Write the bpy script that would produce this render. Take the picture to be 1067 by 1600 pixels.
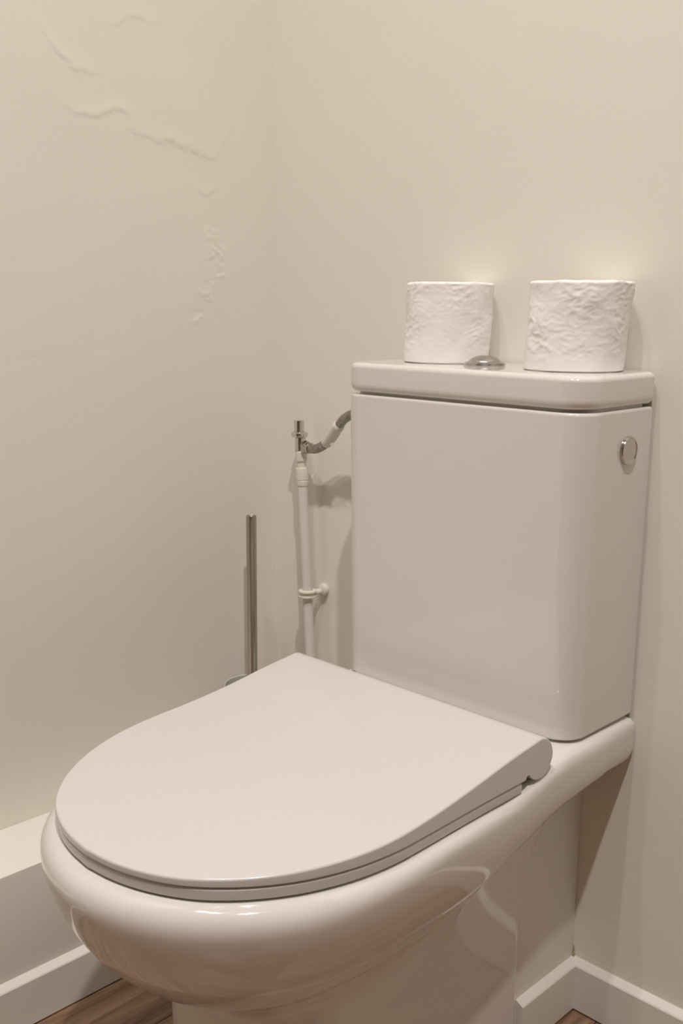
import bpy, bmesh, math, random
import numpy as np
from mathutils import Vector, Matrix, noise

random.seed(7)
for o in list(bpy.data.objects):
    bpy.data.objects.remove(o, do_unlink=True)
S = bpy.context.scene
COL = S.collection

# ------------------------------------------------------------------ camera
CAM_POS = Vector((0.7388, -1.0642, 0.88))
F_PX, PITCH, YAW, ROLL = 1640.0, math.radians(11.35), math.radians(44.5), math.radians(0.5)
fw = Vector((-math.sin(YAW) * math.cos(PITCH), math.cos(YAW) * math.cos(PITCH), -math.sin(PITCH)))
rt0 = Vector((math.cos(YAW), math.sin(YAW), 0))
up0 = rt0.cross(fw)
rt = rt0 * math.cos(ROLL) + up0 * math.sin(ROLL)
up = up0 * math.cos(ROLL) - rt0 * math.sin(ROLL)
cam_data = bpy.data.cameras.new('camera')
cam_data.sensor_fit = 'VERTICAL'
cam_data.sensor_height = 36.0
cam_data.lens = 36.0 * F_PX / 1600.0
cam_data.clip_start = 0.02
cam = bpy.data.objects.new('camera', cam_data)
COL.objects.link(cam)
m = Matrix((rt, up, -fw)).transposed().to_4x4()
m.translation = CAM_POS
cam.matrix_world = m
S.camera = cam

# ------------------------------------------------------------------ world, lamps, exposure
world = bpy.data.worlds.new('room_world')
world.use_nodes = True
world.node_tree.nodes['Background'].inputs[0].default_value = (1.0, 0.93, 0.84, 1)
world.node_tree.nodes['Background'].inputs[1].default_value = 0.0
S.world = world
LAMPS = [((-0.02, -1.10, 3.06), 12.0), ((0.30, -1.15, 3.06), 19.0), ((0.95, -1.10, 3.06), 64.0)]
for i, (p, e) in enumerate(LAMPS):
    ld = bpy.data.lights.new('ceiling_spot_light', 'SPOT')
    ld.spot_size = math.radians(142)
    ld.spot_blend = 1.0
    ld.energy = e
    ld.color = (1.0, 0.93, 0.90)
    ld.shadow_soft_size = 0.032
    lo = bpy.data.objects.new('ceiling_spot_light', ld)
    lo.location = p
    COL.objects.link(lo)
S.view_settings.view_transform = 'Standard'
S.view_settings.look = 'None'
S.view_settings.gamma = 1.0
S.view_settings.use_curve_mapping = False
S.view_settings.exposure = 1.45

# ------------------------------------------------------------------ helpers
def mat(name, color, rough=0.5, metal=0.0, coat=0.0, spec=0.5, noise_scale=None, noise_amt=0.05,
        bump_scale=None, bump_str=0.1, bump_dist=0.001, stretch=(1, 1, 1)):
    mt = bpy.data.materials.new(name)
    mt.use_nodes = True
    nt = mt.node_tree
    b = nt.nodes['Principled BSDF']
    b.inputs['Base Color'].default_value = (*color, 1)
    b.inputs['Roughness'].default_value = rough
    b.inputs['Metallic'].default_value = metal
    b.inputs['Coat Weight'].default_value = coat
    b.inputs['Coat Roughness'].default_value = 0.04
    b.inputs['Specular IOR Level'].default_value = spec
    tc = nt.nodes.new('ShaderNodeTexCoord')
    mp = nt.nodes.new('ShaderNodeMapping')
    mp.inputs['Scale'].default_value = stretch
    nt.links.new(tc.outputs['Object'], mp.inputs['Vector'])
    if noise_scale:
        n = nt.nodes.new('ShaderNodeTexNoise')
        n.inputs['Scale'].default_value = noise_scale
        n.inputs['Detail'].default_value = 6
        nt.links.new(mp.outputs[0], n.inputs['Vector'])
        r = nt.nodes.new('ShaderNodeValToRGB')
        r.color_ramp.elements[0].position = 0.3
        r.color_ramp.elements[1].position = 0.7
        r.color_ramp.elements[0].color = (*[c * (1 - noise_amt) for c in color], 1)
        r.color_ramp.elements[1].color = (*[min(1, c * (1 + noise_amt)) for c in color], 1)
        nt.links.new(n.outputs['Fac'], r.inputs['Fac'])
        nt.links.new(r.outputs['Color'], b.inputs['Base Color'])
    if bump_scale:
        n2 = nt.nodes.new('ShaderNodeTexNoise')
        n2.inputs['Scale'].default_value = bump_scale
        n2.inputs['Detail'].default_value = 4
        nt.links.new(mp.outputs[0], n2.inputs['Vector'])
        bp = nt.nodes.new('ShaderNodeBump')
        bp.inputs['Strength'].default_value = bump_str
        bp.inputs['Distance'].default_value = bump_dist
        nt.links.new(n2.outputs['Fac'], bp.inputs['Height'])
        nt.links.new(bp.outputs[0], b.inputs['Normal'])
    return mt

M = {}
M['wall'] = mat('cream_wall_paint', (0.82, 0.792, 0.712), 0.55, spec=0.3, noise_scale=3.0, noise_amt=0.012,
                bump_scale=90, bump_str=0.12, bump_dist=0.0006)
M['ledge'] = mat('cream_ledge_paint', (0.82, 0.798, 0.73), 0.42, spec=0.4, noise_scale=6.0, noise_amt=0.02,
                 bump_scale=60, bump_str=0.1, bump_dist=0.0005)
M['base'] = mat('white_baseboard_paint', (0.78, 0.755, 0.69), 0.40, spec=0.4, noise_scale=14.0, noise_amt=0.03,
                bump_scale=120, bump_str=0.15, bump_dist=0.0005)
M['hall'] = mat('beige_hall_paint', (0.34, 0.31, 0.275), 0.6, noise_scale=3, noise_amt=0.02)
M['ceiling'] = mat('white_ceiling_paint', (0.82, 0.80, 0.75), 0.7, noise_scale=4, noise_amt=0.01)
M['porcelain'] = mat('white_glazed_porcelain', (0.75, 0.724, 0.682), 0.08, coat=0.5, noise_scale=5, noise_amt=0.006)
M['plastic'] = mat('white_seat_plastic', (0.66, 0.638, 0.628), 0.20, coat=0.15, noise_scale=5, noise_amt=0.006)
M['chrome'] = mat('chrome', (0.58, 0.55, 0.51), 0.14, metal=1.0, noise_scale=30, noise_amt=0.04)
M['dull_chrome'] = mat('dull_chrome', (0.46, 0.44, 0.41), 0.26, metal=1.0, noise_scale=60, noise_amt=0.08)
M['bright_chrome'] = mat('bright_chrome', (0.70, 0.67, 0.63), 0.12, metal=1.0, noise_scale=30, noise_amt=0.04)
M['steel'] = mat('brushed_steel', (0.50, 0.46, 0.41), 0.28, metal=1.0, noise_scale=60, noise_amt=0.10, stretch=(1, 1, 0.05))
M['braid'] = mat('braided_steel_hose', (0.36, 0.34, 0.31), 0.42, metal=0.9, noise_scale=220, noise_amt=0.30,
                 bump_scale=420, bump_str=0.6, bump_dist=0.001)
M['pipe'] = mat('painted_white_pipe', (0.72, 0.70, 0.65), 0.38, noise_scale=20, noise_amt=0.02)
M['yellowed'] = mat('yellowed_white_plastic', (0.75, 0.715, 0.62), 0.4, noise_scale=40, noise_amt=0.05)
M['paper'] = mat('soft_white_tissue', (0.89, 0.865, 0.84), 0.95, spec=0.1, noise_scale=40, noise_amt=0.015,
                 bump_scale=300, bump_str=0.25, bump_dist=0.0006)
M['card'] = mat('grey_cardboard', (0.52, 0.46, 0.38), 0.9, noise_scale=50, noise_amt=0.08)
M['dark'] = mat('dark_gap', (0.05, 0.04, 0.03), 0.8, noise_scale=20, noise_amt=0.1)
M['satin'] = mat('satin_grey_plastic', (0.55, 0.52, 0.48), 0.35, noise_scale=20, noise_amt=0.03)
M['bristle'] = mat('white_bristle', (0.7, 0.7, 0.68), 0.7, noise_scale=90, noise_amt=0.2)


def wood_mat(name, shift):
    mt = bpy.data.materials.new(name)
    mt.use_nodes = True
    nt = mt.node_tree
    b = nt.nodes['Principled BSDF']
    b.inputs['Roughness'].default_value = 0.42
    tc = nt.nodes.new('ShaderNodeTexCoord')
    mp = nt.nodes.new('ShaderNodeMapping')
    mp.inputs['Scale'].default_value = (22, 1.6, 10)
    mp.inputs['Location'].default_value = (shift, shift * 1.7, 0)
    nt.links.new(tc.outputs['Object'], mp.inputs['Vector'])
    n = nt.nodes.new('ShaderNodeTexNoise')
    n.inputs['Scale'].default_value = 2.2
    n.inputs['Detail'].default_value = 9
    n.inputs['Roughness'].default_value = 0.65
    n.inputs['Distortion'].default_value = 0.7
    nt.links.new(mp.outputs[0], n.inputs['Vector'])
    r = nt.nodes.new('ShaderNodeValToRGB')
    els = r.color_ramp.elements
    els[0].position = 0.30
    els[0].color = (0.10, 0.055, 0.03, 1)
    els[1].position = 0.72
    els[1].color = (0.42, 0.28, 0.18, 1)
    e = els.new(0.5)
    e.color = (0.25, 0.15, 0.09, 1)
    nt.links.new(n.outputs['Fac'], r.inputs['Fac'])
    nt.links.new(r.outputs['Color'], b.inputs['Base Color'])
    bp = nt.nodes.new('ShaderNodeBump')
    bp.inputs['Strength'].default_value = 0.15
    bp.inputs['Distance'].default_value = 0.001
    nt.links.new(n.outputs['Fac'], bp.inputs['Height'])
    nt.links.new(bp.outputs[0], b.inputs['Normal'])
    return mt

WOODS = [wood_mat('brown_wood_laminate', s) for s in (0.0, 3.7, 8.1)]


def obj(name, verts, faces, material, parent=None, smooth=None):
    me = bpy.data.meshes.new(name)
    me.from_pydata([tuple(v) for v in verts], [], [tuple(f) for f in faces])
    bm = bmesh.new()
    bm.from_mesh(me)
    bmesh.ops.remove_doubles(bm, verts=bm.verts, dist=1e-6)
    bmesh.ops.recalc_face_normals(bm, faces=bm.faces)
    bm.to_mesh(me)
    bm.free()
    o = bpy.data.objects.new(name, me)
    COL.objects.link(o)
    if material:
        me.materials.append(material)
    if smooth is not None:
        set_smooth(o, smooth)
    if parent:
        o.parent = parent
    return o


def weighted(o):
    md = o.modifiers.new('weighted_normal', 'WEIGHTED_NORMAL')
    md.keep_sharp = True
    md.weight = 80
    return o


def set_smooth(o, deg):
    me = o.data
    me.polygons.foreach_set('use_smooth', [True] * len(me.polygons))
    if deg < 180:
        bm = bmesh.new()
        bm.from_mesh(me)
        a = math.radians(deg)
        for e in bm.edges:
            if len(e.link_faces) == 2 and e.calc_face_angle(0) > a:
                e.smooth = False
        bm.to_mesh(me)
        bm.free()
    me.update()


def thing(name, label, cat, group=None, loc=(0, 0, 0)):
    o = bpy.data.objects.new(name, None)
    o.empty_display_size = 0.05
    o.location = loc
    COL.objects.link(o)
    o['label'] = label
    o['category'] = cat
    if group:
        o['group'] = group
    return o


def tag(o, label, cat, group=None):
    o['label'] = label
    o['category'] = cat
    if group:
        o['group'] = group
    return o


def struct(o, label=None):
    o['kind'] = 'structure'
    if label:
        o['label'] = label
    return o


def box(name, lo, hi, material, parent=None, bevel=0.0):
    bm = bmesh.new()
    bmesh.ops.create_cube(bm, size=1.0)
    for v in bm.verts:
        v.co = Vector([lo[i] + (v.co[i] + 0.5) * (hi[i] - lo[i]) for i in range(3)])
    if bevel:
        bmesh.ops.bevel(bm, geom=list(bm.edges), offset=bevel, segments=2, affect='EDGES', profile=0.6)
    me = bpy.data.meshes.new(name)
    bm.to_mesh(me)
    bm.free()
    me.materials.append(material)
    o = bpy.data.objects.new(name, me)
    COL.objects.link(o)
    if bevel:
        set_smooth(o, 40)
    if parent:
        o.parent = parent
    return o


def loft(rings, cap0=True, cap1=True):
    """rings: list of equal-length closed point lists -> verts, faces"""
    n = len(rings[0])
    V = [p for r in rings for p in r]
    Fs = []
    for i in range(len(rings) - 1):
        for j in range(n):
            k = (j + 1) % n
            Fs.append((i * n + j, i * n + k, (i + 1) * n + k, (i + 1) * n + j))
    if cap0:
        Fs.append(tuple(range(n - 1, -1, -1)))
    if cap1:
        b = (len(rings) - 1) * n
        Fs.append(tuple(b + j for j in range(n)))
    return V, Fs


def lathe(name, prof, material, parent=None, seg=40, base=(0, 0, 0), axis=(0, 0, 1), smooth=35, closed=False):
    """prof: list of (radius, height along axis)"""
    ax = Vector(axis).normalized()
    q = Vector((0, 0, 1)).rotation_difference(ax)
    b = Vector(base)
    rings = []
    for r, h in prof:
        rings.append([tuple(b + q @ Vector((r * math.cos(2 * math.pi * j / seg), r * math.sin(2 * math.pi * j / seg), h)))
                      for j in range(seg)])
    if closed:
        rings.append(rings[0])
        V, Fs = loft(rings, False, False)
    else:
        V, Fs = loft(rings)
    return obj(name, V, Fs, material, parent, smooth)


def catmull(pts, n=8):
    P = [Vector(p) for p in pts]
    P = [P[0] * 2 - P[1]] + P + [P[-1] * 2 - P[-2]]
    out = []
    for i in range(1, len(P) - 2):
        for k in range(n):
            t = k / n
            a, b, c, d = P[i - 1], P[i], P[i + 1], P[i + 2]
            out.append(0.5 * ((2 * b) + (c - a) * t + (2 * a - 5 * b + 4 * c - d) * t * t + (3 * b - a - 3 * c + d) * t ** 3))
    out.append(P[-2])
    return out


def tube(name, pts, radii, material, parent=None, seg=20, smooth=50):
    P = [Vector(p) for p in pts]
    if not hasattr(radii, '__len__'):
        radii = [radii] * len(P)
    rings = []
    t0 = (P[1] - P[0]).normalized()
    n = t0.orthogonal().normalized()
    for i, p in enumerate(P):
        t = (P[min(i + 1, len(P) - 1)] - P[max(i - 1, 0)]).normalized()
        n = (n - t * n.dot(t)).normalized()
        bnm = t.cross(n)
        rings.append([tuple(p + (n * math.cos(2 * math.pi * j / seg) + bnm * math.sin(2 * math.pi * j / seg)) * radii[i])
                      for j in range(seg)])
    V, Fs = loft(rings)
    return obj(name, V, Fs, material, parent, smooth)


def rrect(x0, x1, y0, y1, rf, rr, z, n=10):
    """rounded rectangle, front (y0) corner radius rf, rear (y1) corner radius rr; same count always"""
    pts = []
    for cx, cy, r, a0 in ((x1 - rf, y0 + rf, rf, -90), (x1 - rr, y1 - rr, rr, 0), (x0 + rr, y1 - rr, rr, 90), (x0 + rf, y0 + rf, rf, 180)):
        for k in range(n + 1):
            a = math.radians(a0 + 90 * k / n)
            pts.append((cx + r * math.cos(a), cy + r * math.sin(a), z))
    return pts


def interp(x, xs, ys):
    return float(np.interp(x, xs, ys))


def smooth_table(xs, ys):
    """cubic (Catmull) interpolation through a table, xs ascending"""
    xs = np.array(xs, float)
    ys = np.array(ys, float)
    mth = np.gradient(ys, xs)

    def f(x):
        x = np.clip(x, xs[0], xs[-1])
        i = np.clip(np.searchsorted(xs, x) - 1, 0, len(xs) - 2)
        h = xs[i + 1] - xs[i]
        t = (x - xs[i]) / h
        return ((2 * t ** 3 - 3 * t ** 2 + 1) * ys[i] + (t ** 3 - 2 * t ** 2 + t) * h * mth[i]
                + (-2 * t ** 3 + 3 * t ** 2) * ys[i + 1] + (t ** 3 - t ** 2) * h * mth[i + 1])
    return f

# ------------------------------------------------------------------ room shell
XL, XR, YF, ZC = -0.450, 2.6, -4.2, 3.10
struct(box('wall_back', (XL - 0.1, 0, -0.02), (XR + 0.1, 0.1, ZC), M['wall']))
struct(box('wall_right', (XR, YF, -0.02), (XR + 0.1, 0, ZC), M['hall']))
struct(box('wall_front', (XL - 0.1, YF - 0.1, -0.02), (XR + 0.1, YF, ZC), M['hall']))
struct(box('ceiling', (XL - 0.1, YF - 0.1, ZC), (XR + 0.1, 0.1, ZC + 0.1), M['ceiling']))


# left wall with the blistered, badly filled plaster as real relief
def seg_d(p, a, b):
    ax, ay = a
    bx, by = b
    t = ((p[0] - ax) * (bx - ax) + (p[1] - ay) * (by - ay)) / max(1e-9, (bx - ax) ** 2 + (by - ay) ** 2)
    tc = np.clip(t, 0, 1)
    dx, dy = p[0] - ax - tc * (bx - ax), p[1] - ay - tc * (by - ay)
    side = (bx - ax) * (p[1] - ay) - (by - ay) * (p[0] - ax)
    return np.hypot(dx, dy), side


def wall_left():
    # patch covered by fine grid: y -0.44..-0.02, z 0.80..1.30
    ys = np.concatenate(([YF, -1.2, -0.8, -0.5], np.arange(-0.44, -0.0199, 0.0020), [0.0]))
    zs = np.concatenate(([-0.02, 0.4, 0.7], np.arange(0.80, 1.3001, 0.0020), [1.6, 2.0, ZC]))
    Y, Z = np.meshgrid(ys, zs, indexing='ij')
    H = np.zeros_like(Y)
    jag = random.Random(11)
    ridges = [([(-0.372, 1.196), (-0.362, 1.187), (-0.345, 1.170), (-0.325, 1.157), (-0.302, 1.154)], 0.0009, 0.0042),
              ([(-0.345, 1.114), (-0.325, 1.107), (-0.300, 1.104), (-0.280, 1.113), (-0.252, 1.116), (-0.243, 1.104),
                (-0.239, 1.090), (-0.215, 1.086), (-0.190, 1.086), (-0.155, 1.082), (-0.116, 1.071)], 0.0010, 0.0045),
              ([(-0.116, 1.071), (-0.098, 1.085), (-0.085, 1.110), (-0.075, 1.128)], 0.0004, 0.006),
              ([(-0.268, 1.216), (-0.250, 1.226), (-0.228, 1.232), (-0.205, 1.230)], 0.0006, 0.005),
              ([(-0.146, 1.033), (-0.137, 1.026), (-0.126, 1.023), (-0.114, 1.027)], 0.0008, 0.0026)]
    for pl, h, w in ridges:
        fine = []
        for a, b in zip(pl[:-1], pl[1:]):
            nseg = max(1, int(math.hypot(b[0] - a[0], b[1] - a[1]) / 0.009))
            for q in range(nseg):
                t = q / nseg
                fine.append((a[0] + (b[0] - a[0]) * t + jag.uniform(-1, 1) * 0.0016, a[1] + (b[1] - a[1]) * t + jag.uniform(-1, 1) * 0.0026))
        fine.append(pl[-1])
        n = len(fine)
        for q, (a, b) in enumerate(zip(fine[:-1], fine[1:])):
            d, sd = seg_d((Y, Z), a, b)
            # a lip: steep below, long shallow run above it
            ww = np.where(sd > 0, w * 2.2, w * 0.55)
            hh = h * min(1, (q + 1) / 2.5, (n - q) / 2.5) * jag.uniform(0.65, 1.1)
            H = np.maximum(H, hh * np.exp(-(d / ww) ** 2))
    # old filler area, slightly proud, above the second lip
    blob = 0.0006 * np.exp(-(((Y + 0.20) / 0.10) ** 4 + ((Z - 1.135) / 0.055) ** 4))
    H = H * 0.7 + blob
    rnd = random.Random(3)
    for k in range(34):
        t = rnd.random()
        y = -0.128 + 0.018 * math.sin(t * 5) + rnd.uniform(-0.012, 0.012)
        z = 0.985 - 0.135 * t
        L = rnd.uniform(0.006, 0.013)
        a = rnd.uniform(-0.5, 0.9)
        d, sd = seg_d((Y, Z), (y, z), (y + L * math.cos(a), z - L * math.sin(a)))
        H = H + rnd.choice((1, 1, -0.7)) * 0.0004 * np.exp(-(d / 0.0024) ** 2)
    # gentle waviness of the plaster
    H = H + 0.0003 * np.sin(Y * 31 + 1.3 * np.sin(Z * 17)) * np.sin(Z * 23 + 0.7) * (Y > -0.44) * (Y < -0.03) * (Z > 0.81) * (Z < 1.29)
    ny, nz = len(ys), len(zs)
    V = [(XL + H[i, j], Y[i, j], Z[i, j]) for i in range(ny) for j in range(nz)]
    Fs = [(i * nz + j, (i + 1) * nz + j, (i + 1) * nz + j + 1, i * nz + j + 1) for i in range(ny - 1) for j in range(nz - 1)]
    b = len(V)
    V += [(XL - 0.1, YF, -0.02), (XL - 0.1, 0, -0.02), (XL - 0.1, 0, ZC), (XL - 0.1, YF, ZC)]
    Fs.append((b, b + 3, b + 2, b + 1))
    me = bpy.data.meshes.new('wall_left')
    me.from_pydata(V, [], Fs)
    bm = bmesh.new(); bm.from_mesh(me)
    for f in bm.faces:
        f.normal_update()
        if f.normal.x < 0 and f.calc_center_median().x > XL - 0.05:
            f.normal_flip()
        f.smooth = True
    bm.to_mesh(me); bm.free()
    me.materials.append(M['wall'])
    o = bpy.data.objects.new('wall_left', me)
    COL.objects.link(o)
    return struct(o)

wall_left()

# floor: slab with laminate planks (each plank an object)
floor = struct(box('floor', (XL - 0.1, YF - 0.1, -0.05), (XR + 0.1, 0.1, -0.010), M['dark']))
PW = 0.192
px = -0.42
k = 0
while px < XR:
    off = (0.37 * k) % 1.2
    y = YF - off
    q = 0
    while y < 0:
        y0, y1 = max(y, YF), min(y + 1.2, 0.0)
        x0, x1 = max(px, XL), min(px + PW, XR)
        if y1 - y0 > 0.01 and x1 - x0 > 0.01:
            box('plank', (x0 + 0.0006, y0 + 0.0006, -0.010), (x1 - 0.0006, y1 - 0.0006, 0.0), WOODS[(k * 2 + q) % 3], floor, bevel=0.0008)
        y += 1.2
        q += 1
    px += PW
    k += 1

# pipe boxing: ledge along the left wall, taller box behind the toilet
LX = -0.3415
struct(box('wall_ledge', (XL, YF, 0.0), (LX, 0.0, 0.2055), M['ledge'], bevel=0.0015))
BX, BY, BZ = 0.1125, -0.1265, 0.300
struct(box('wall_boxing', (-0.27, BY, 0.0), (BX, 0.0, BZ), M['ledge'], bevel=0.0012))


def baseboard(name, p0, p1, nrm, h0=0.0625, h1=0.0685, th=0.0105, m0=0.0, m1=0.0):
    """board along p0->p1 (wall line), proud towards nrm; sloping top; m0/m1 mitre the ends"""
    p0 = Vector((*p0, 0)); p1 = Vector((*p1, 0)); n = Vector((*nrm, 0))
    d = (p1 - p0).normalized()
    prof = [(0.0, 0.0025), (th, 0.0025), (th, h0 - 0.001), (th - 0.0012, h0 + 0.0006), (0.0, h1)]
    r = []
    for P, mm, sg in ((p0, m0, 1), (p1, m1, -1)):
        r.append([tuple(P + n * a + d * (sg * mm * a) + Vector((0, 0, z))) for a, z in prof])
    V, Fs = loft(r)
    return struct(obj(name, V, Fs, M['base'], None, None))

baseboard('baseboard_left', (LX, YF), (LX, 0.0), (1, 0))
baseboard('baseboard_boxing', (BX, BY + 0.002), (BX, 0.0), (1, 0), m1=1.0)
baseboard('baseboard_back', (BX, 0.0), (XR, 0.0), (0, -1), m0=1.0)
# grimy sealant blob in the corner where the two boards meet
M['grime'] = mat('yellowed_sealant', (0.36, 0.30, 0.17), 0.6, noise_scale=300, noise_amt=0.5, bump_scale=300, bump_str=0.6, bump_dist=0.002)
gv = []
gr = []
for i in range(9):
    t = i / 8
    z = 0.060 + 0.022 * t
    rr = 0.0022 * (1 - t) + 0.0008 + 0.0004 * math.sin(i * 2.3)
    gr.append([(BX + 0.0006 + rr * math.cos(a) * 0.9, -0.0006 + rr * math.sin(a) * 0.9, z) for a in [2 * math.pi * j / 10 for j in range(10)]])
V, Fs = loft(gr)
struct(obj('trim_1', V, Fs, M['grime'], None, 60))

# ------------------------------------------------------------------ toilet
toilet = thing('toilet', 'white porcelain toilet with closed lid and tall cistern against the back wall', 'toilet', loc=(0, -0.3, 0))


def under(o, root):
    """parent without moving: roots are placed at their bases"""
    o.parent = root
    o.matrix_parent_inverse = Matrix.Translation(root.location).inverted()
    return o

# --- bowl and pedestal: one glazed body, from a smooth blend of bowl, shelf and pedestal
RIM_Y = [-0.6450, -0.641, -0.632, -0.616, -0.595, -0.565, -0.530, -0.485, -0.430, -0.380, -0.300, -0.200, -0.100, -0.003]
RIM_W = [0.0, 0.033, 0.066, 0.099, 0.127, 0.154, 0.1755, 0.1905, 0.1970, 0.1965, 0.1930, 0.1875, 0.184, 0.179]


def outline_pts():
    ys = list(RIM_Y)
    right = catmull([(w, y, 0) for w, y in zip(RIM_W, ys)], 6)
    R = [(p.x, p.y) for p in right]
    R[0] = (0.0, R[0][1])
    # rear corner
    poly = R + [(0.176, 0.0 - 0.0005)]
    # the shelf sits a touch off-centre, flush with the cistern's left side
    left = [(-x * (1 - 0.065 * min(1, max(0, (y + 0.22) / 0.10))), y) for x, y in reversed(poly) if x > 1e-6]
    return np.array(poly + left)


def poly_sdf(P, X, Y):
    D = np.full(X.shape, 1e9)
    inside = np.zeros(X.shape, bool)
    n = len(P)
    for i in range(n):
        ax, ay = P[i]
        bx, by = P[(i + 1) % n]
        ex, ey = bx - ax, by - ay
        t = np.clip(((X - ax) * ex + (Y - ay) * ey) / (ex * ex + ey * ey + 1e-12), 0, 1)
        D = np.minimum(D, np.hypot(X - ax - t * ex, Y - ay - t * ey))
        cond = (ay > Y) != (by > Y)
        with np.errstate(divide='ignore', invalid='ignore'):
            xx = (bx - ax) * (Y - ay) / (by - ay + 1e-15) + ax
        inside ^= cond & (X < xx)
    return np.where(inside, -D, D)


def smin(a, b, k):
    h = np.clip(0.5 + 0.5 * (b - a) / k, 0, 1)
    return b * (1 - h) + a * h - k * h * (1 - h)


def smax(a, b, k):
    return -smin(-a, -b, k)


def surface_nets(Fv, org, h):
    nx, ny, nz = Fv.shape
    s = Fv < 0
    corners = [(i, j, k) for i in (0, 1) for j in (0, 1) for k in (0, 1)]
    cell = lambda A, c: A[c[0]:nx - 1 + c[0], c[1]:ny - 1 + c[1], c[2]:nz - 1 + c[2]]
    cnt = sum(cell(s, c).astype(int) for c in corners)
    act = (cnt > 0) & (cnt < 8)
    idx = -np.ones(act.shape, int)
    ids = np.argwhere(act)
    idx[act] = np.arange(len(ids))
    pos = np.zeros((len(ids), 3))
    num = np.zeros(len(ids))
    for a in corners:
        for b in corners:
            if sum(b) == sum(a) + 1 and all(b[i] >= a[i] for i in range(3)):
                fa, fb = cell(Fv, a)[act], cell(Fv, b)[act]
                cr = (fa < 0) != (fb < 0)
                t = np.where(cr, fa / np.where(cr, fa - fb, 1), 0)
                p = np.array(a)[None, :] + t[:, None] * (np.array(b) - np.array(a))[None, :]
                pos += p * cr[:, None]
                num += cr
    V = org + (ids + pos / num[:, None]) * h
    Q = []
    for ax in range(3):
        sl0 = [slice(1, -1)] * 3
        sl1 = [slice(1, -1)] * 3
        sl0[ax] = slice(0, -1)
        sl1[ax] = slice(1, None)
        A, B = s[tuple(sl0)], s[tuple(sl1)]
        e = np.argwhere(A != B)
        flip = A[tuple(e.T)]
        o = np.ones(3, int)
        o[ax] = 0
        base = e + o
        u, v = [i for i in range(3) if i != ax]
        du, dv = np.eye(3, dtype=int)[u], np.eye(3, dtype=int)[v]
        q = [idx[tuple((base - a * du - b * dv).T)] for a, b in ((0, 0), (1, 0), (1, 1), (0, 1))]
        q = np.stack(q, 1)
        if ax == 1:
            flip = ~flip
        q[~flip] = q[~flip][:, ::-1]
        Q.append(q)
    return V, np.concatenate(Q)


RIM_POLY = outline_pts()
PED_F, PED_R, PED_W = -0.482, -0.1285, 0.1165
_h_t = smooth_table([-0.66, -0.50, -0.42, -0.36, -0.30, -0.23, -0.15, -0.10, 0.0], [0.216, 0.217, 0.219, 0.209, 0.186, 0.142, 0.095, 0.076, 0.070])
_p_t = smooth_table([-0.66, -0.50, -0.42, -0.36, -0.30, -0.23, -0.15, -0.10, 0.0], [2.0, 2.0, 2.05, 2.2, 2.5, 3.0, 4.5, 5.5, 7.0])
GX = np.arange(-0.216, 0.2161, 0.002)


def rim_top(Y):
    t = np.clip((Y + 0.27) / 0.13, 0, 1)
    return 0.3953 + 0.0157 * t * t * (3 - 2 * t)


def bowl_field(X, Y, Z, D2):
    t = rim_top(Y) - Z
    h = _h_t(Y)
    p = _p_t(Y)
    A = 0.30 - 0.10 * np.clip((Y + 0.18) / 0.10, 0, 1)
    r = np.clip(t / h, 0, 0.9995)
    g = np.power(np.maximum(1 - np.power(r, p), 1e-9), 1 / p)
    s = A * (1 - g) + np.maximum(t - h, 0) * 4
    ds = A / h * np.power(r, p - 1) * np.power(g, 1 - p)
    side = (D2 + s) / np.sqrt(1 + np.minimum(ds, 12) ** 2)
    fr = np.clip((Y + 0.52) / 0.16, 0, 1)
    k = 0.029 * (1 - fr) + 0.016 * fr
    bowl = smax(side, Z - rim_top(Y), k)
    # pedestal
    qx = np.abs(X) - (PED_W - 0.055)
    yc, yh = (PED_F + PED_R) / 2, (PED_R - PED_F) / 2
    qf = np.abs(Y - yc) - (yh - 0.055)
    dfront = np.hypot(np.maximum(qx, 0), np.maximum(qf, 0)) + np.minimum(np.maximum(qx, qf), 0) - 0.055
    drear = np.maximum(np.abs(X) - PED_W, np.abs(Y - yc) - yh)
    ped2 = np.where(Y > yc, drear, dfront)
    ped = np.maximum(ped2, np.maximum(Z - 0.33, -Z))
    kk = 0.022 + 0.055 * np.clip((Y + 0.30) / 0.20, 0, 1)
    return smin(bowl, ped, kk)


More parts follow.
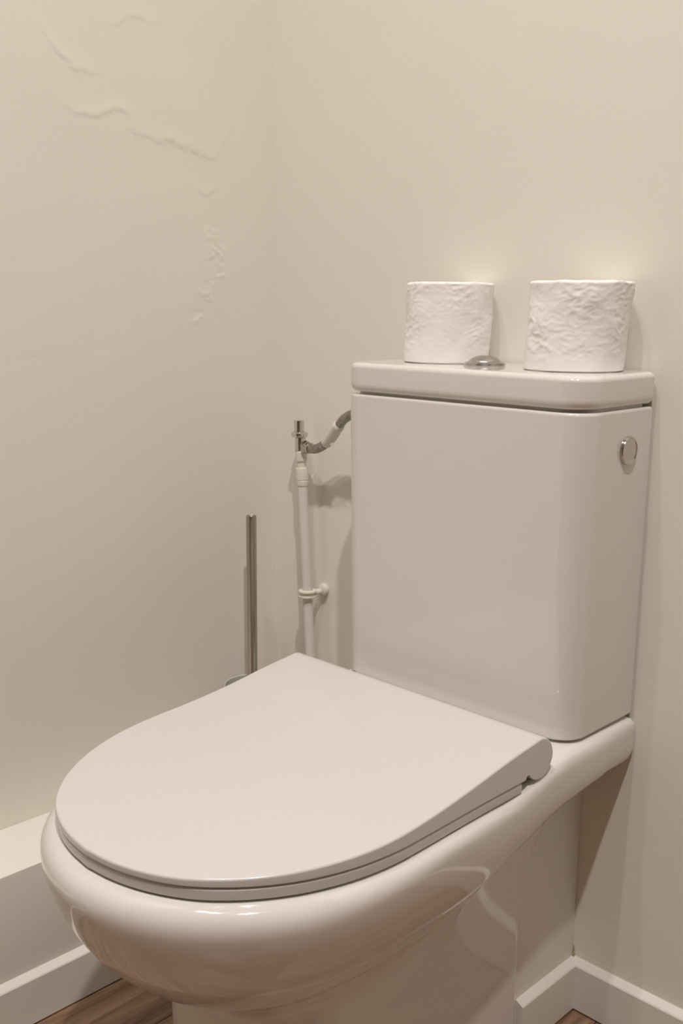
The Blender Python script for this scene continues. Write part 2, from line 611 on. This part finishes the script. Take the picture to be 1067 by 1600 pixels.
def build_bowl():
    hs = 0.004
    xs = np.arange(-0.214, 0.2141, hs)
    ys = np.arange(-0.656, 0.0101, hs)
    zs = np.arange(-0.006, 0.4201, hs)
    X2, Y2 = np.meshgrid(xs, ys, indexing='ij')
    D2 = poly_sdf(RIM_POLY, X2, Y2)
    X, Y, Z = np.meshgrid(xs, ys, zs, indexing='ij')
    Fv = bowl_field(X, Y, Z, D2[:, :, None] * np.ones_like(Z))
    V, Q = surface_nets(Fv, np.array([xs[0], ys[0], zs[0]]), hs)

    def d2i(x, y):
        i = np.clip((x - xs[0]) / hs, 0, len(xs) - 1.001)
        j = np.clip((y - ys[0]) / hs, 0, len(ys) - 1.001)
        a, b = i.astype(int), j.astype(int)
        u, v = i - a, j - b
        return D2[a, b] * (1 - u) * (1 - v) + D2[a + 1, b] * u * (1 - v) + D2[a, b + 1] * (1 - u) * v + D2[a + 1, b + 1] * u * v
    fld = lambda P: bowl_field(P[:, 0], P[:, 1], P[:, 2], d2i(P[:, 0], P[:, 1]))
    e = 0.001
    for it in range(4):
        f0 = fld(V)
        g = np.stack([(fld(V + e * np.eye(3)[i]) - fld(V - e * np.eye(3)[i])) / (2 * e) for i in range(3)], 1)
        gl = np.linalg.norm(g, axis=1) + 1e-9
        step = np.clip(f0 / gl, -0.0015, 0.0015)
        V = V - 0.8 * (g / gl[:, None]) * step[:, None]
    V[:, 2] = np.maximum(V[:, 2], 0.0)
    me = bpy.data.meshes.new('bowl')
    me.from_pydata(V.tolist(), [], Q.tolist())
    bm = bmesh.new()
    bm.from_mesh(me)
    for _ in range(2):
        bmesh.ops.smooth_vert(bm, verts=bm.verts, factor=0.4, use_axis_x=True, use_axis_y=True, use_axis_z=True)
    bmesh.ops.recalc_face_normals(bm, faces=bm.faces)
    for f in bm.faces:
        f.smooth = True
    bm.to_mesh(me)
    bm.free()
    me.materials.append(M['porcelain'])
    o = bpy.data.objects.new('bowl', me)
    COL.objects.link(o)
    return o

bowl = under(build_bowl(), toilet)

# --- D-shaped slabs: seat and lid
LID_Y = [-0.6255, -0.622, -0.614, -0.600, -0.580, -0.552, -0.517, -0.475, -0.430, -0.380, -0.310, -0.250, -0.2055, -0.192, -0.186]
LID_W = [0.0, 0.032, 0.062, 0.092, 0.118, 0.143, 0.164, 0.179, 0.1860, 0.1862, 0.1848, 0.1845, 0.1845, 0.1845, 0.1845]


def d_slab(name, ys, ws, layers, material, smooth=35, sub=4):
    """layers: list of (inset, zfunc(y)); caps are ruled strips between left and right"""
    right = catmull([(w, y, 0) for w, y in zip(ws, ys)], sub)
    R = np.array([(max(p.x, 0.0), p.y) for p in right])
    n = len(R)
    T = np.gradient(R, axis=0)
    T /= np.linalg.norm(T, axis=1)[:, None]
    N = np.stack([T[:, 1], -T[:, 0]], 1)
    N[0] = (0, -1)
    V = []
    Fs = []
    m2 = 2 * n - 1                                   # ring: right side front->rear, then left rear->front (no double tip)
    for ins, zf in layers:
        P = R - N * ins
        P[0, 0] = 0.0
        P[:, 1] = np.minimum(P[:, 1], R[-1, 1] - ins * 0.5)
        ring = [(x, y, zf(y)) for x, y in P] + [(-x, y, zf(y)) for x, y in P[::-1][:-1]]
        V += ring
    L = len(layers)
    for i in range(L - 1):
        for j in range(m2):
            k2 = (j + 1) % m2
            Fs.append((i * m2 + j, i * m2 + k2, (i + 1) * m2 + k2, (i + 1) * m2 + j))
    for i in (0, L - 1):
        b = i * m2
        for j in range(n - 1):
            a0, a1 = b + j, b + j + 1
            l0 = b + (m2 - j) if j > 0 else b
            l1 = b + m2 - (j + 1)
            if j == 0:
                Fs.append((a0, a1, l1))
            else:
                Fs.append((a0, a1, l1, l0))
    return obj(name, V, Fs, material, None, smooth)


HC_Y, HC_Z, HR = -0.2075, 0.4245, 0.0222
_lt = smooth_table([-0.64, -0.60, -0.54, -0.48, -0.43, -0.37, -0.31, -0.26, HC_Y], [0.4155, 0.4162, 0.4178, 0.4200, 0.4222, 0.4262, 0.4330, 0.4405, HC_Z + HR])


def lid_top(y):
    if y <= HC_Y:
        return float(_lt(np.array(y)))
    return HC_Z + math.sqrt(max(HR ** 2 - (y - HC_Y) ** 2, 1e-7))


def lid_bot(y):
    if y < -0.2320:
        return 0.4086
    c = HC_Z - math.sqrt(max(HR ** 2 - (y - HC_Y) ** 2, 1e-7))
    if y < -0.2260:                                   # small notch in front of the hinge barrel
        t = (y + 0.2320) / 0.0060
        return 0.4086 + 0.0040 * min(1.0, t * 3)
    if y <= HC_Y:
        return min(c, 0.4126)
    return c


def lerp_layer(e_top, e_bot):
    def f(y):
        a, b = lid_bot(y), lid_top(y)
        th = b - a
        lo = a + min(e_bot, th * 0.45)
        hi = b - min(e_top, th * 0.45)
        return lo, hi
    return f

_L = [(0.0016, lambda y: lid_bot(y)), (0.0003, lambda y: lerp_layer(0, 0.0004)(y)[0]), (0.0, lambda y: lerp_layer(0, 0.0012)(y)[0]),
      (0.0, lambda y: lerp_layer(0.0024, 0)(y)[1]), (0.0003, lambda y: lerp_layer(0.0014, 0)(y)[1]),
      (0.0010, lambda y: lerp_layer(0.0005, 0)(y)[1]), (0.0024, lambda y: lid_top(y))]
lid_y = LID_Y[:-3] + [-0.2325, -0.2300, -0.2265, -0.222, -0.215, -0.2075, -0.200, -0.194, -0.1895, -0.1865, -0.1856]
lid_w = LID_W[:-3] + [0.1845] * 11
seat_lid = under(d_slab('seat_lid', lid_y, lid_w, _L, M['plastic'], smooth=40, sub=5), toilet)
weighted(seat_lid)
seat_lid['label'] = 'closed white lid with thick rounded hinge end'
S0, S1 = 0.3958, 0.4070
seat_y = [y + 0.0012 if i < 4 else y for i, y in enumerate(LID_Y[:-3])] + [-0.2375]
seat_w = [max(0, w - 0.0010) if w else 0.0 for w in LID_W[:-3]] + [0.1835]
_Ls = [(0.0022, lambda y: S0), (0.0012, lambda y: S0 + 0.0006), (0.0, lambda y: S0 + 0.0022), (0.0, lambda y: S1 - 0.0012), (0.0012, lambda y: S1)]
seat = under(d_slab('seat', seat_y, seat_w, _Ls, M['plastic'], smooth=40, sub=5), toilet)
weighted(seat)
# the four small rubber buffers the lid rests on
for bx_, by_ in ((0.12, -0.50), (-0.12, -0.50), (0.14, -0.30), (-0.14, -0.30)):
    bf = lathe('buffer', [(0.0, S1 - 0.0005), (0.006, S1 - 0.0005), (0.006, 0.4088), (0.0, 0.4088)], M['plastic'], None, 12, (bx_, by_, 0))
    bf.parent = seat

# --- cistern
TX0, TX1, TYR = -0.1680, 0.1775, -0.004


def tank_ring(z, ins=0.0):
    t = (z - 0.41) / 0.36
    x0 = -0.1655 - 0.003 * t + ins
    x1 = 0.1745 + 0.0020 * t - ins
    yf = -0.1400 - 0.004 * t + ins
    return rrect(x0, x1, yf, TYR - ins, 0.030, 0.006, z)

zb, zt = 0.4135, 0.7705
rings = [tank_ring(0.4100, 0.006), tank_ring(zb - 0.0002, 0.006), tank_ring(zb, 0.0035), tank_ring(zb + 0.0012, 0.001), tank_ring(zb + 0.0035, 0.0)]
rings += [tank_ring(z) for z in (0.50, 0.60, 0.70)]
rings += [tank_ring(zt - 0.004, 0.0), tank_ring(zt - 0.0016, 0.0006), tank_ring(zt - 0.0005, 0.0016), tank_ring(zt, 0.0032),
          tank_ring(zt + 0.0001, 0.008), tank_ring(zt + 0.0045, 0.008)]
V, Fs = loft(rings)
cistern = under(obj('cistern', V, Fs, M['porcelain'], None, 40), toilet)


weighted(cistern)


def lid_ring(z, ins=0.0):
    return rrect(TX0 + ins, TX1 - ins, -0.1465 + ins, -0.003 - ins * 0.5, 0.033 - min(ins, 0.01) * 0.3, 0.010, z)

lb, lt = 0.7735, 0.8085
rings = [lid_ring(lb, 0.006), lid_ring(lb + 0.0006, 0.0035), lid_ring(lb + 0.003, 0.0014), lid_ring(lb + 0.0065, 0.0003), lid_ring(lb + 0.010, 0.0), lid_ring(lt - 0.0070, 0.0)]
for a in (15, 30, 45, 60, 75, 90):
    a = math.radians(a)
    rings.append(lid_ring(lt - 0.0070 + 0.0065 * math.sin(a), 0.0065 * (1 - math.cos(a))))
rings.append(lid_ring(lt, 0.03))
V, Fs = loft(rings)
cistern_lid = under(obj('cistern_lid', V, Fs, M['porcelain'], None, 40), toilet)


weighted(cistern_lid)


def sub(o, part):
    o.parent = part
    return o

fb = lathe('flush_button', [(0.0, -0.001), (0.0235, -0.001), (0.0240, 0.0012), (0.0232, 0.0034), (0.0195, 0.0050), (0.0185, 0.0052),
                            (0.0180, 0.0060), (0.0150, 0.0085), (0.0105, 0.0105), (0.0055, 0.0117), (0.0, 0.0120)],
           M['dull_chrome'], None, 40, (-0.001, -0.078, lt), smooth=30)
sub(fb, cistern_lid)
fb['label'] = 'chrome domed flush button'
sb = lathe('side_button', [(0.0, -0.002), (0.0155, -0.002), (0.0155, 0.0030), (0.0150, 0.0040), (0.0138, 0.0044), (0.0130, 0.0036), (0.0, 0.0036)],
           M['chrome'], None, 40, (0.1761, -0.0575, 0.7265), axis=(1, 0, 0), smooth=30)
sub(sb, cistern)
sb['label'] = 'round chrome cap on the side of the cistern'

# ------------------------------------------------------------------ toilet rolls
def toilet_roll(name, label, loc, rx, ry, h, rot, seed, crumple, lean):
    root = thing(name, label, 'toilet roll', 'toilet rolls on the cistern', loc)
    root.rotation_euler = (0, 0, rot)
    seg, nz = 200, 80
    rings = []

    def P(a, rr, z, amp):
        x, y = rr[0] * math.cos(a), rr[1] * math.sin(a)
        c1, s1 = math.cos(a), math.sin(a)
        sk = 0.25 * noise.noise(Vector((c1 * 1.5 + seed, s1 * 1.5, z * 12)))
        q = Vector((c1 * 3.4, s1 * 3.4, z * 70 + sk * 3)) + Vector((seed * 9.1, seed * 3.3, 0))
        q2 = Vector((c1 * 7.0, s1 * 7.0, z * 170 + sk * 5)) + Vector((seed * 5.1, 0, seed))
        q3 = Vector((c1 * 1.6, s1 * 1.6, z * 22)) + Vector((0, seed * 2.1, seed))
        patch = 0.35 + 0.65 * min(1, max(0, 0.5 + 1.6 * noise.noise(q3)))
        ridge = 1 - min(1, abs(noise.noise(q)) * 2.6)
        ridge2 = 1 - min(1, abs(noise.noise(q2)) * 2.2)
        fade = min(1, max(0, (z - 0.004) / 0.02))
        d = amp * (fade * patch * (0.0008 * ridge + 0.0007 * ridge2) + 0.0020 * noise.noise(q3 * 1.3))
        f = 1 + d / 0.05
        x *= f
        y *= f
        return (x + lean[0] * z, y + lean[1] * z, z + 0.0012 * noise.noise(Vector((math.cos(a) * 2, math.sin(a) * 2, seed))) * (z > h * 0.9))
    R = (rx, ry)
    I = (0.019, 0.018)
    A = [2 * math.pi * j / seg for j in range(seg)]
    rings.append([P(a, (I[0] + 0.0008, I[1] + 0.0008), 0.0004, 0) for a in A])
    rings.append([P(a, (rx - 0.002, ry - 0.002), 0.0, 0) for a in A])
    for i in range(nz + 1):
        z = 0.0012 + (h - 0.0035) * i / nz
        rings.append([P(a, R, z, crumple) for a in A])
    rings.append([P(a, (rx - 0.0012, ry - 0.0012), h - 0.0006, crumple) for a in A])
    rings.append([P(a, (rx - 0.0040, ry - 0.0040), h, crumple * 0.5) for a in A])
    for f in (0.75, 0.5, 0.25, 0.0):
        rr = (I[0] + 0.0008 + (rx - 0.004 - I[0]) * f, I[1] + 0.0008 + (ry - 0.004 - I[1]) * f)
        rings.append([P(a, rr, h - 0.0005 * math.sin(f * 40), 0) for a in A])
    rings.append(rings[0])
    V, Fs = loft(rings, False, False)
    p = obj('paper', V, Fs, M['paper'], root, 50)
    # cardboard core
    r2 = []
    for rr, z in ((0.0, 0.001), (0.0, h - 0.002), (-0.0012, h - 0.002), (-0.0012, 0.001), (0.0, 0.001)):
        r2.append([P(a, (I[0] + rr, I[1] + rr), z, 0) for a in A[::3]])
    V, Fs = loft(r2, False, False)
    obj('core', V, Fs, M['card'], root, 40)
    return root

toilet_roll('toilet_roll', 'smoother white toilet roll standing by the domed flush button', (-0.0785, -0.0520, lt), 0.0520, 0.0480, 0.0945, math.radians(43), 1.0, 0.85, (0.03, 0.0))
toilet_roll('toilet_roll', 'crumpled white toilet roll nearest the cistern\'s right corner', (0.1050, -0.0590, lt), 0.0542, 0.0500, 0.0950, math.radians(43), 4.0, 1.05, (0.055, 0.0))

# ------------------------------------------------------------------ water supply
sup = thing('supply_pipe', 'white water supply pipe with chrome stop valve and braided hose by the corner', 'pipe', loc=(-0.330, -0.030, 0.2055))


def upart(o, part=None):
    if part:
        o.parent = part
        return o
    return under(o, sup)


PX = lambda z: -0.3588 + (0.640 - z) * 0.066     # the pipe leans a little
PY = -0.030


def along(z):
    return (PX(z), PY, z)

upart(tube('pipe', [along(z) for z in (0.2055, 0.30, 0.40, 0.50, 0.58, 0.632)], 0.0074, M['pipe'], None, 24))
cp = upart(tube('coupling', [along(z) for z in (0.616, 0.6165, 0.618, 0.6235, 0.6245, 0.6255, 0.641, 0.6425, 0.643)],
                [0.0074, 0.0082, 0.0086, 0.0086, 0.0080, 0.0088, 0.0088, 0.0084, 0.0070], M['yellowed'], None, 24, 30))
upart(tube('coupling', [along(z) for z in (0.642, 0.652, 0.6525, 0.654, 0.666, 0.667)],
           [0.0064, 0.0064, 0.0080, 0.0084, 0.0084, 0.0070], M['yellowed'], None, 24, 30))
VX = -0.3640
valve = upart(lathe('stop_valve', [(0.0, 0.0), (0.0078, 0.0), (0.0082, 0.002), (0.0082, 0.018), (0.0070, 0.021), (0.0062, 0.022), (0.0062, 0.026), (0.0, 0.026)],
                    M['bright_chrome'], None, 28, (VX + 0.002, PY, 0.6655)))
valve['label'] = 'chrome stop valve'
upart(lathe('valve_collar', [(0.0, 0.0), (0.0095, 0.0), (0.0118, 0.0016), (0.0122, 0.004), (0.0118, 0.0066), (0.0100, 0.0078), (0.0, 0.0078)],
            M['bright_chrome'], None, 32, (VX, PY, 0.6865)), valve)
upart(lathe('valve_cap', [(0.0, 0.0), (0.0074, 0.0), (0.0074, 0.0155), (0.0068, 0.0168), (0.0, 0.0168)],
            M['bright_chrome'], None, 32, (VX - 0.0008, PY, 0.6943)), valve)
HP = [(-0.3560, -0.0302, 0.6745), (-0.3430, -0.032, 0.6735), (-0.3277, -0.034, 0.6735), (-0.3078, -0.037, 0.6810), (-0.2896, -0.040, 0.6947),
      (-0.2720, -0.044, 0.7110), (-0.2535, -0.048, 0.7250), (-0.2250, -0.054, 0.7350), (-0.1950, -0.058, 0.7370), (-0.1690, -0.060, 0.7370)]
hp = catmull(HP, 8)
upart(lathe('outlet_nut', [(0.0, 0.0), (0.0062, 0.0), (0.0062, 0.005), (0.0098, 0.0055), (0.0098, 0.0105), (0.0086, 0.0115), (0.0, 0.0115)],
            M['chrome'], None, 6, (-0.3560, -0.0302, 0.6740), axis=(1, -0.1, -0.05), smooth=20), valve)
upart(lathe('ferrule', [(0.0, 0.0), (0.0076, 0.0), (0.0080, 0.001), (0.0080, 0.0075), (0.0, 0.0075)], M['chrome'], None, 24,
            (-0.3455, -0.0318, 0.6735), axis=(1, -0.1, -0.03)), valve)
hose = upart(tube('hose', hp[10:], 0.0066, M['braid'], None, 20))
hose['label'] = 'grey braided steel hose'
slv = hp[26:43]
sleeve = upart(tube('hose_sleeve', slv, [0.0084 if 0 < i < len(slv) - 1 else 0.0066 for i in range(len(slv))], M['pipe'], None, 20, 40), hose)
sleeve['label'] = 'white paper sleeve round the hose'
tp = Vector(slv[6])
flap_v = []
for dz in (0.0, 0.0010):
    for a, b in ((0.000, -0.006), (0.012, -0.0075), (0.013, -0.0125), (0.002, -0.0105)):
        flap_v.append((tp.x + a, tp.y - 0.004 + dz, tp.z + b))
upart(obj('sleeve_flap', flap_v, [(0, 1, 2, 3), (7, 6, 5, 4), (0, 4, 5, 1), (1, 5, 6, 2), (2, 6, 7, 3), (3, 7, 4, 0)], M['yellowed'], None, None), hose)
# wall clip
zc = 0.4560
clip = upart(lathe('pipe_clip', [(0.0078, -0.0060), (0.0108, -0.0060), (0.0135, -0.0048), (0.0138, -0.0030), (0.0112, -0.0022), (0.0112, 0.0022),
                                 (0.0138, 0.0030), (0.0135, 0.0048), (0.0108, 0.0060), (0.0078, 0.0060)], M['yellowed'], None, 28, along(zc), closed=True, smooth=35))
cx_ = PX(zc)
upart(lathe('clip_stem', [(0.0, 0.0), (0.0045, 0.0), (0.0045, 0.017), (0.0, 0.017)], M['yellowed'], None, 16, (cx_ + 0.003, PY + 0.0085, zc), axis=(0.15, 1, 0)), clip)
upart(lathe('clip_base', [(0.0, 0.0), (0.0080, 0.0), (0.0092, 0.0015), (0.0096, 0.004), (0.0090, 0.0075), (0.0060, 0.0095), (0.0, 0.0100)], M['pipe'], None, 24,
            (cx_ + 0.006, 0.0005, zc + 0.002), axis=(0, -1, 0)), clip)

# ------------------------------------------------------------------ toilet brush and its holder on the ledge
BXc, BYc, ZL = -0.3925, -0.0985, 0.2055
hold = tag(lathe('brush_holder', [(0.0, 0.0), (0.036, 0.0), (0.0375, 0.0015), (0.0400, 0.060), (0.0425, 0.112), (0.0430, 0.1145), (0.0422, 0.1155), (0.0405, 0.1145),
                                  (0.0385, 0.070), (0.0360, 0.004), (0.0, 0.004)], M['satin'], None, 56, (BXc, BYc, ZL), smooth=40),
           'grey brush holder cup on the ledge, mostly hidden by the toilet lid', 'brush holder')
hold.data.transform(Matrix.Translation((-BXc, -BYc, -ZL)))
hold.location = (BXc, BYc, ZL)
brush = thing('toilet_brush', 'toilet brush with a straight steel handle standing upright on the left ledge', 'toilet brush', loc=(BXc, BYc, ZL + 0.0045))
h_ = lathe('handle', [(0.0, 0.06), (0.0070, 0.06), (0.0072, 0.062), (0.0076, 0.362), (0.0074, 0.3655), (0.0066, 0.3668), (0.0058, 0.3660), (0.0, 0.3660)],
           M['steel'], brush, 32, (0, 0, 0), smooth=35)
h_['label'] = 'brushed steel handle'
lathe('brush_head', [(0.0, 0.0), (0.015, 0.001), (0.026, 0.010), (0.030, 0.025), (0.030, 0.060), (0.024, 0.072), (0.008, 0.080), (0.0, 0.080)], M['bristle'], brush, 32)
